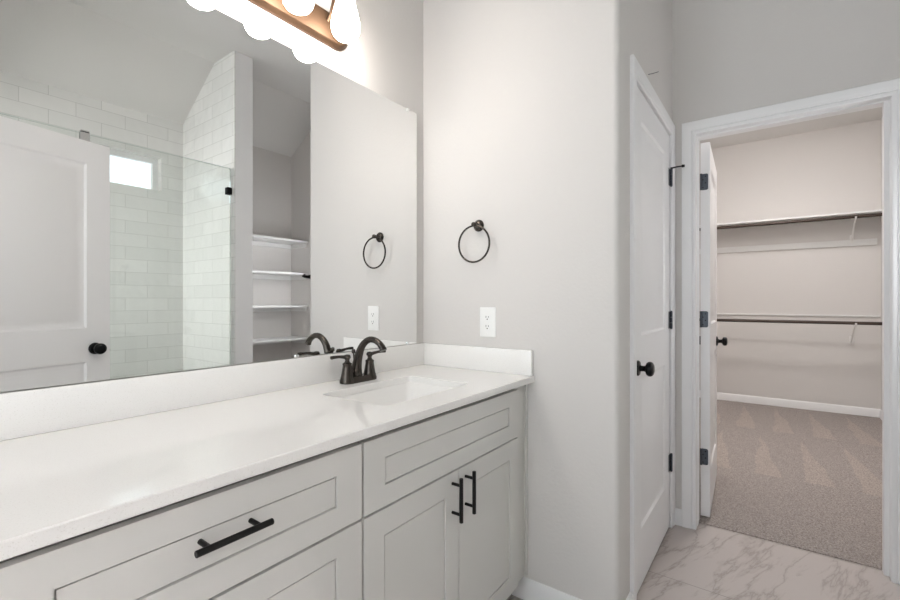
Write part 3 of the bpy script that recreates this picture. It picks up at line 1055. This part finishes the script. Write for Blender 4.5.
for zr, ztop, lab in ((2.030, 2.0575, 'white metal bracket holding the upper closet rod and shelf'), (0.975, 1.012, 'white metal bracket holding the lower closet rod')):
    bt = thing('rod_bracket', (BKX, BY, zr - 0.25), lab, 'bracket', 'closet rod brackets')
    xw = BKX - (0.0185 if zr > 2 else 0.0005)
    zb = zr - 0.235
    bm = B((xw - 0.004, xw, BY - 0.016, BY + 0.016, zb, zb + 0.085, 0.001))
    obj('wall_plate', bm, BRACKET, bt)
    bm = bmesh.new()
    # hook under the rod then a brace back to the wall
    pts = [(RX + 0.0258 * math.cos(a), BY, zr + 0.0258 * math.sin(a)) for a in [math.radians(180 + 15 * i) for i in range(0, 13)]]
    tube(bm, pts, 0.0085, 12)
    obj('hook', bm, BRACKET, bt)
    bm = bmesh.new()
    tube(bm, [(RX + 0.006, BY, zr - 0.022), (RX + 0.08, BY, zr - 0.055), (xw - 0.07, BY, zb + 0.08), (xw - 0.006, BY, zb + 0.03)], 0.0075, 10)
    if zr > 2:
        tube(bm, [(RX + 0.0258, BY, zr), (RX + 0.045, BY, zr + 0.018), (xw - 0.01, BY, zr + 0.018)], 0.0075, 10)
    obj('brace', bm, BRACKET, bt)

# ------------------------------------------------------------------ shower and niche seen in the mirror
GY = -2.0
cu = B((-1.499, 0.115, GY - 0.06, GY + 0.05, 0.0, 0.10))
struct('trim_5', cu, TILE_X, 'low tiled curb under the shower glass', 'shower curb')
gp = thing('shower_panel', (-1.0, GY, 0.101), 'fixed clear glass shower panel behind the open entry door, seen in the mirror', 'shower panel')
obj('pane', B((-1.498, -0.742, GY - 0.005, GY + 0.005, 0.101, 2.19)), [SHOWER_GLASS], gp)
obj('polished_edge', B((-1.498, -0.742, GY - 0.005, GY + 0.005, 2.1905, 2.1935)), GLASS_EDGE, gp)
bm = B((-0.79, -0.748, GY - 0.016, GY - 0.0055, 2.12, 2.20), (-0.79, -0.748, GY + 0.0055, GY + 0.016, 2.12, 2.20), (-0.79, -0.748, GY - 0.016, GY + 0.016, 2.1945, 2.206))
obj('clamp', bm, CHROME, gp)
gd = thing('shower_door', (-0.2, GY, 0.112), 'clear glass shower door hinged on the tiled side wall, seen in the mirror', 'shower door')
obj('pane', B((-0.738, 0.108, GY - 0.005, GY + 0.005, 0.112, 2.19)), [SHOWER_GLASS], gd)
obj('polished_edge', B((-0.738, 0.108, GY - 0.005, GY + 0.005, 2.1905, 2.1935), (0.1083, 0.1103, GY - 0.005, GY + 0.005, 0.112, 2.19)), GLASS_EDGE, gd)
for z in (2.02, 0.32):
    bm = B((0.078, 0.1155, GY - 0.018, GY - 0.0055, z - 0.026, z + 0.026, 0.002), (0.078, 0.1155, GY + 0.0055, GY + 0.018, z - 0.026, z + 0.026, 0.002))
    obj('hinge', bm, KNOB, gd)

names = ['topmost white shelf in the niche seen in the mirror', 'second white shelf from the top in the niche seen in the mirror', 'third white shelf from the top in the niche seen in the mirror',
         'fourth white shelf from the top in the niche seen in the mirror', 'lowest white shelf in the niche, hidden behind the backsplash']
for i, lab in enumerate(names[:4]):
    z = 1.80 - 0.325 * i
    s = thing('linen_shelf', (0.72, -2.65, z - 0.02), lab, 'shelf', 'linen shelves in the niche')
    obj('board', B((0.2615, NICHE_R - 0.0015, -2.7985, -2.51, z - 0.019, z, 0.001)), SHELFW, s)
    bm = B((0.2615, 0.2795, -2.7985, -2.53, z - 0.062, z - 0.0195), (NICHE_R - 0.0195, NICHE_R - 0.0015, -2.7985, -2.53, z - 0.062, z - 0.0195), (0.28, NICHE_R - 0.02, -2.7985, -2.781, z - 0.062, z - 0.0195))
    obj('cleat', bm, SHELFW, s)

hk = thing('robe_hook', (NICHE_R, -2.46, 1.437), 'black robe hook on the niche side wall beside the shelves, seen in the mirror', 'hook')
bm = bmesh.new()
lathe(bm, (NICHE_R - 0.0006, -2.46, 1.437), (-1, 0, 0), [(0, 0), (0.026, 0), (0.026, 0.005), (0.014, 0.012), (0, 0.0125)], 24)
obj('rosette', bm, KNOB, hk)
bm = bmesh.new()
tube(bm, [(NICHE_R - 0.0132, -2.46, 1.437), (NICHE_R - 0.045, -2.46, 1.436), (NICHE_R - 0.080, -2.46, 1.438), (NICHE_R - 0.092, -2.46, 1.448)], [0.022, 0.015, 0.014, 0.021], 14)
obj('prong', bm, KNOB, hk)


# ------------------------------------------------------------------ ceiling lights outside the frame: closet light by the rods, the others added fill
def ceiling_light(x, y, z, mat, label, rad=0.17):
    t = thing('ceiling_light', (x, y, z), label, 'ceiling light')
    bm = bmesh.new()
    lathe(bm, (x, y, z - 0.0006), (0, 0, -1), [(0, 0), (rad + 0.012, 0), (rad + 0.012, 0.018), (rad, 0.022), (0, 0.022)], 36)
    obj('rim', bm, TRIM, t)
    bm = bmesh.new()
    lathe(bm, (x, y, z - 0.0232), (0, 0, -1), [(0, 0), (rad - 0.006, 0), (rad - 0.02, 0.02), (rad * 0.6, 0.036), (0, 0.045)], 36)
    obj('diffuser', bm, mat, t)


ceiling_light(3.1, -1.40, 3.04, DIFF_CLOSET, 'round flush light on the closet ceiling, nearer the rods', 0.175)
ceiling_light(1.75, -1.15, 3.04, DIFF_CLOSET, 'added round fill light on the closet ceiling, just inside the doorway', 0.185)  # extra closet fixture added to lift the lower back wall
ceiling_light(-2.05, -2.15, ZC, DIFF_HALL_FILL, 'added round fill light on the hall ceiling beyond the entry doorway', 0.21)  # hall fixture added as fill for the bathroom

sc = thing('added_fill_sconce', (XW, -2.02, 1.42), 'added fill light shaped as an opal tube sconce between closet doorway and shelf niche', 'wall light')  # sconce added as fill for the closed door and niche
bm = bmesh.new()
prism(bm, rrect(-2.045, -1.995, 1.35, 1.49, 0.02, 5), 'x', XW - 0.014, XW - 0.0006)
tube(bm, [(XW - 0.014, -2.02, 1.42), (XW - 0.03, -2.02, 1.42)], 0.012, 14)
obj('back_plate', bm, ORB, sc)
bm = bmesh.new()
lathe(bm, (XW - 0.068, -2.02, 1.12), (0, 0, 1), [(0, 0), (0.030, 0), (0.038, 0.008), (0.038, 0.592), (0.030, 0.6), (0, 0.6)], 24)
obj('lamp_shade', bm, DIFF_FILL_SCONCE, sc)
